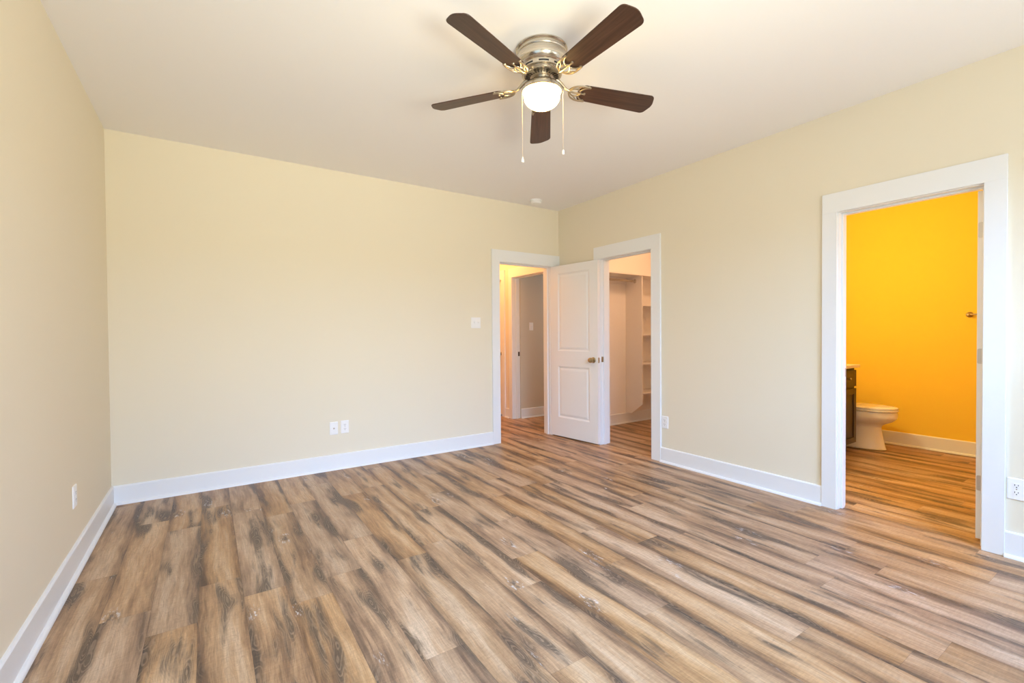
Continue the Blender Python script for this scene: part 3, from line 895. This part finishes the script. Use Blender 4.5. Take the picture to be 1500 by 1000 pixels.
def loft(secs, cap0=True, cap1=True):
    b = bmesh.new(); rings = [[b.verts.new(p) for p in s_] for s_ in secs]
    n = len(rings[0])
    for a, c in zip(rings, rings[1:]):
        for i in range(n): b.faces.new((a[i], a[(i + 1) % n], c[(i + 1) % n], c[i]))
    if cap0: b.faces.new(rings[0][::-1])
    if cap1: b.faces.new(rings[-1])
    return b


body = [egg(0.0, -2.612, -2.02, 0.118, tail=4), egg(0.012, -2.616, -2.02, 0.120, tail=4), egg(0.035, -2.606, -2.02, 0.113, tail=4), egg(0.10, -2.592, -2.02, 0.104, tail=4),
        egg(0.18, -2.575, -2.02, 0.098, tail=4), egg(0.245, -2.566, -2.02, 0.100, tail=4), egg(0.272, -2.588, -2.02, 0.116, tail=4), egg(0.292, -2.640, -2.02, 0.148, tail=4),
        egg(0.318, -2.680, -2.02, 0.170, tail=4), egg(0.345, -2.700, -2.02, 0.181, tail=4), egg(0.350, -2.704, -2.02, 0.184, tail=4), egg(0.395, -2.706, -2.02, 0.185, tail=4), egg(0.408, -2.700, -2.02, 0.181, tail=4), egg(0.412, -2.692, -2.03, 0.174, tail=4)]
bo = obj('bowl', loft(body), PORC, toi, smooth=True)
bo.modifiers.new('sub', 'SUBSURF').render_levels = 1
seat = [egg(0.4135, -2.700, -2.22, 0.180), egg(0.4165, -2.708, -2.215, 0.186), egg(0.430, -2.708, -2.215, 0.186), egg(0.433, -2.700, -2.22, 0.180)]
obj('seat', loft(seat), PORC, toi, smooth=True)
lid = [egg(0.4355, -2.698, -2.215, 0.178), egg(0.439, -2.705, -2.21, 0.184), egg(0.449, -2.705, -2.21, 0.184), egg(0.456, -2.690, -2.22, 0.172), egg(0.461, -2.62, -2.26, 0.12), egg(0.462, -2.52, -2.36, 0.04)]
obj('lid', loft(lid), PORC, toi, smooth=True)
for s_ in (-1, 1):
    b = bmesh.new(); add_tube(b, [(TX + s_ * 0.075 - 0.02, -2.205, 0.440), (TX + s_ * 0.075 + 0.02, -2.205, 0.440)], 0.011, 12)
    obj('lid_hinge', b, PLASTIC, toi, smooth=True)


def rbox(z, hx, y0, y1, r=0.03, n=6):
    return [(TX + x, y, z) for x, y in rounded_rect(2 * hx, y1 - y0, r, n, 0, (y0 + y1) / 2)]


obj('tank', loft([rbox(0.405, 0.17, -2.150, -1.985), rbox(0.43, 0.185, -2.160, -1.975), rbox(0.60, 0.205, -2.170, -1.965), rbox(0.735, 0.212, -2.172, -1.962)]), PORC, toi, smooth=True)
obj('tank_lid', loft([rbox(0.737, 0.215, -2.178, -1.958), rbox(0.745, 0.222, -2.185, -1.955), rbox(0.762, 0.222, -2.185, -1.955), rbox(0.770, 0.214, -2.178, -1.960)]), PORC, toi, smooth=True)
b = bmesh.new(); add_tube(b, [(TX - 0.15, -2.170, 0.68), (TX - 0.15, -2.190, 0.68)], 0.011, 12); add_tube(b, [(TX - 0.15, -2.188, 0.68), (TX - 0.08, -2.194, 0.672)], [0.006, 0.005], 10)
obj('flush_lever', b, NICKEL, toi, smooth=True)

tb = thing('towel_bar', 'brass towel bar on the glow-tinted bathroom wall', 'towel bar', (FARX, -3.42, 1.39))
for y in (-3.132, -3.70):
    b = bmesh.new(); add_lathe(b, [(0, 0), (0.027, 0), (0.027, 0.006), (0.018, 0.012), (0.010, 0.018), (0.009, 0.050), (0.014, 0.056), (0.015, 0.070), (0.010, 0.078), (0, 0.078)], 20,
                               Matrix.Translation((FARX, y, 1.39)) @ Matrix.Rotation(-PI / 2, 4, 'Y'), cap=False)
    obj('post', b, BRONZE, tb, smooth=True)
b = bmesh.new(); add_tube(b, [(FARX - 0.063, -3.132, 1.39), (FARX - 0.063, -3.70, 1.39)], 0.008, 12); obj('bar', b, BRONZE, tb, smooth=True)
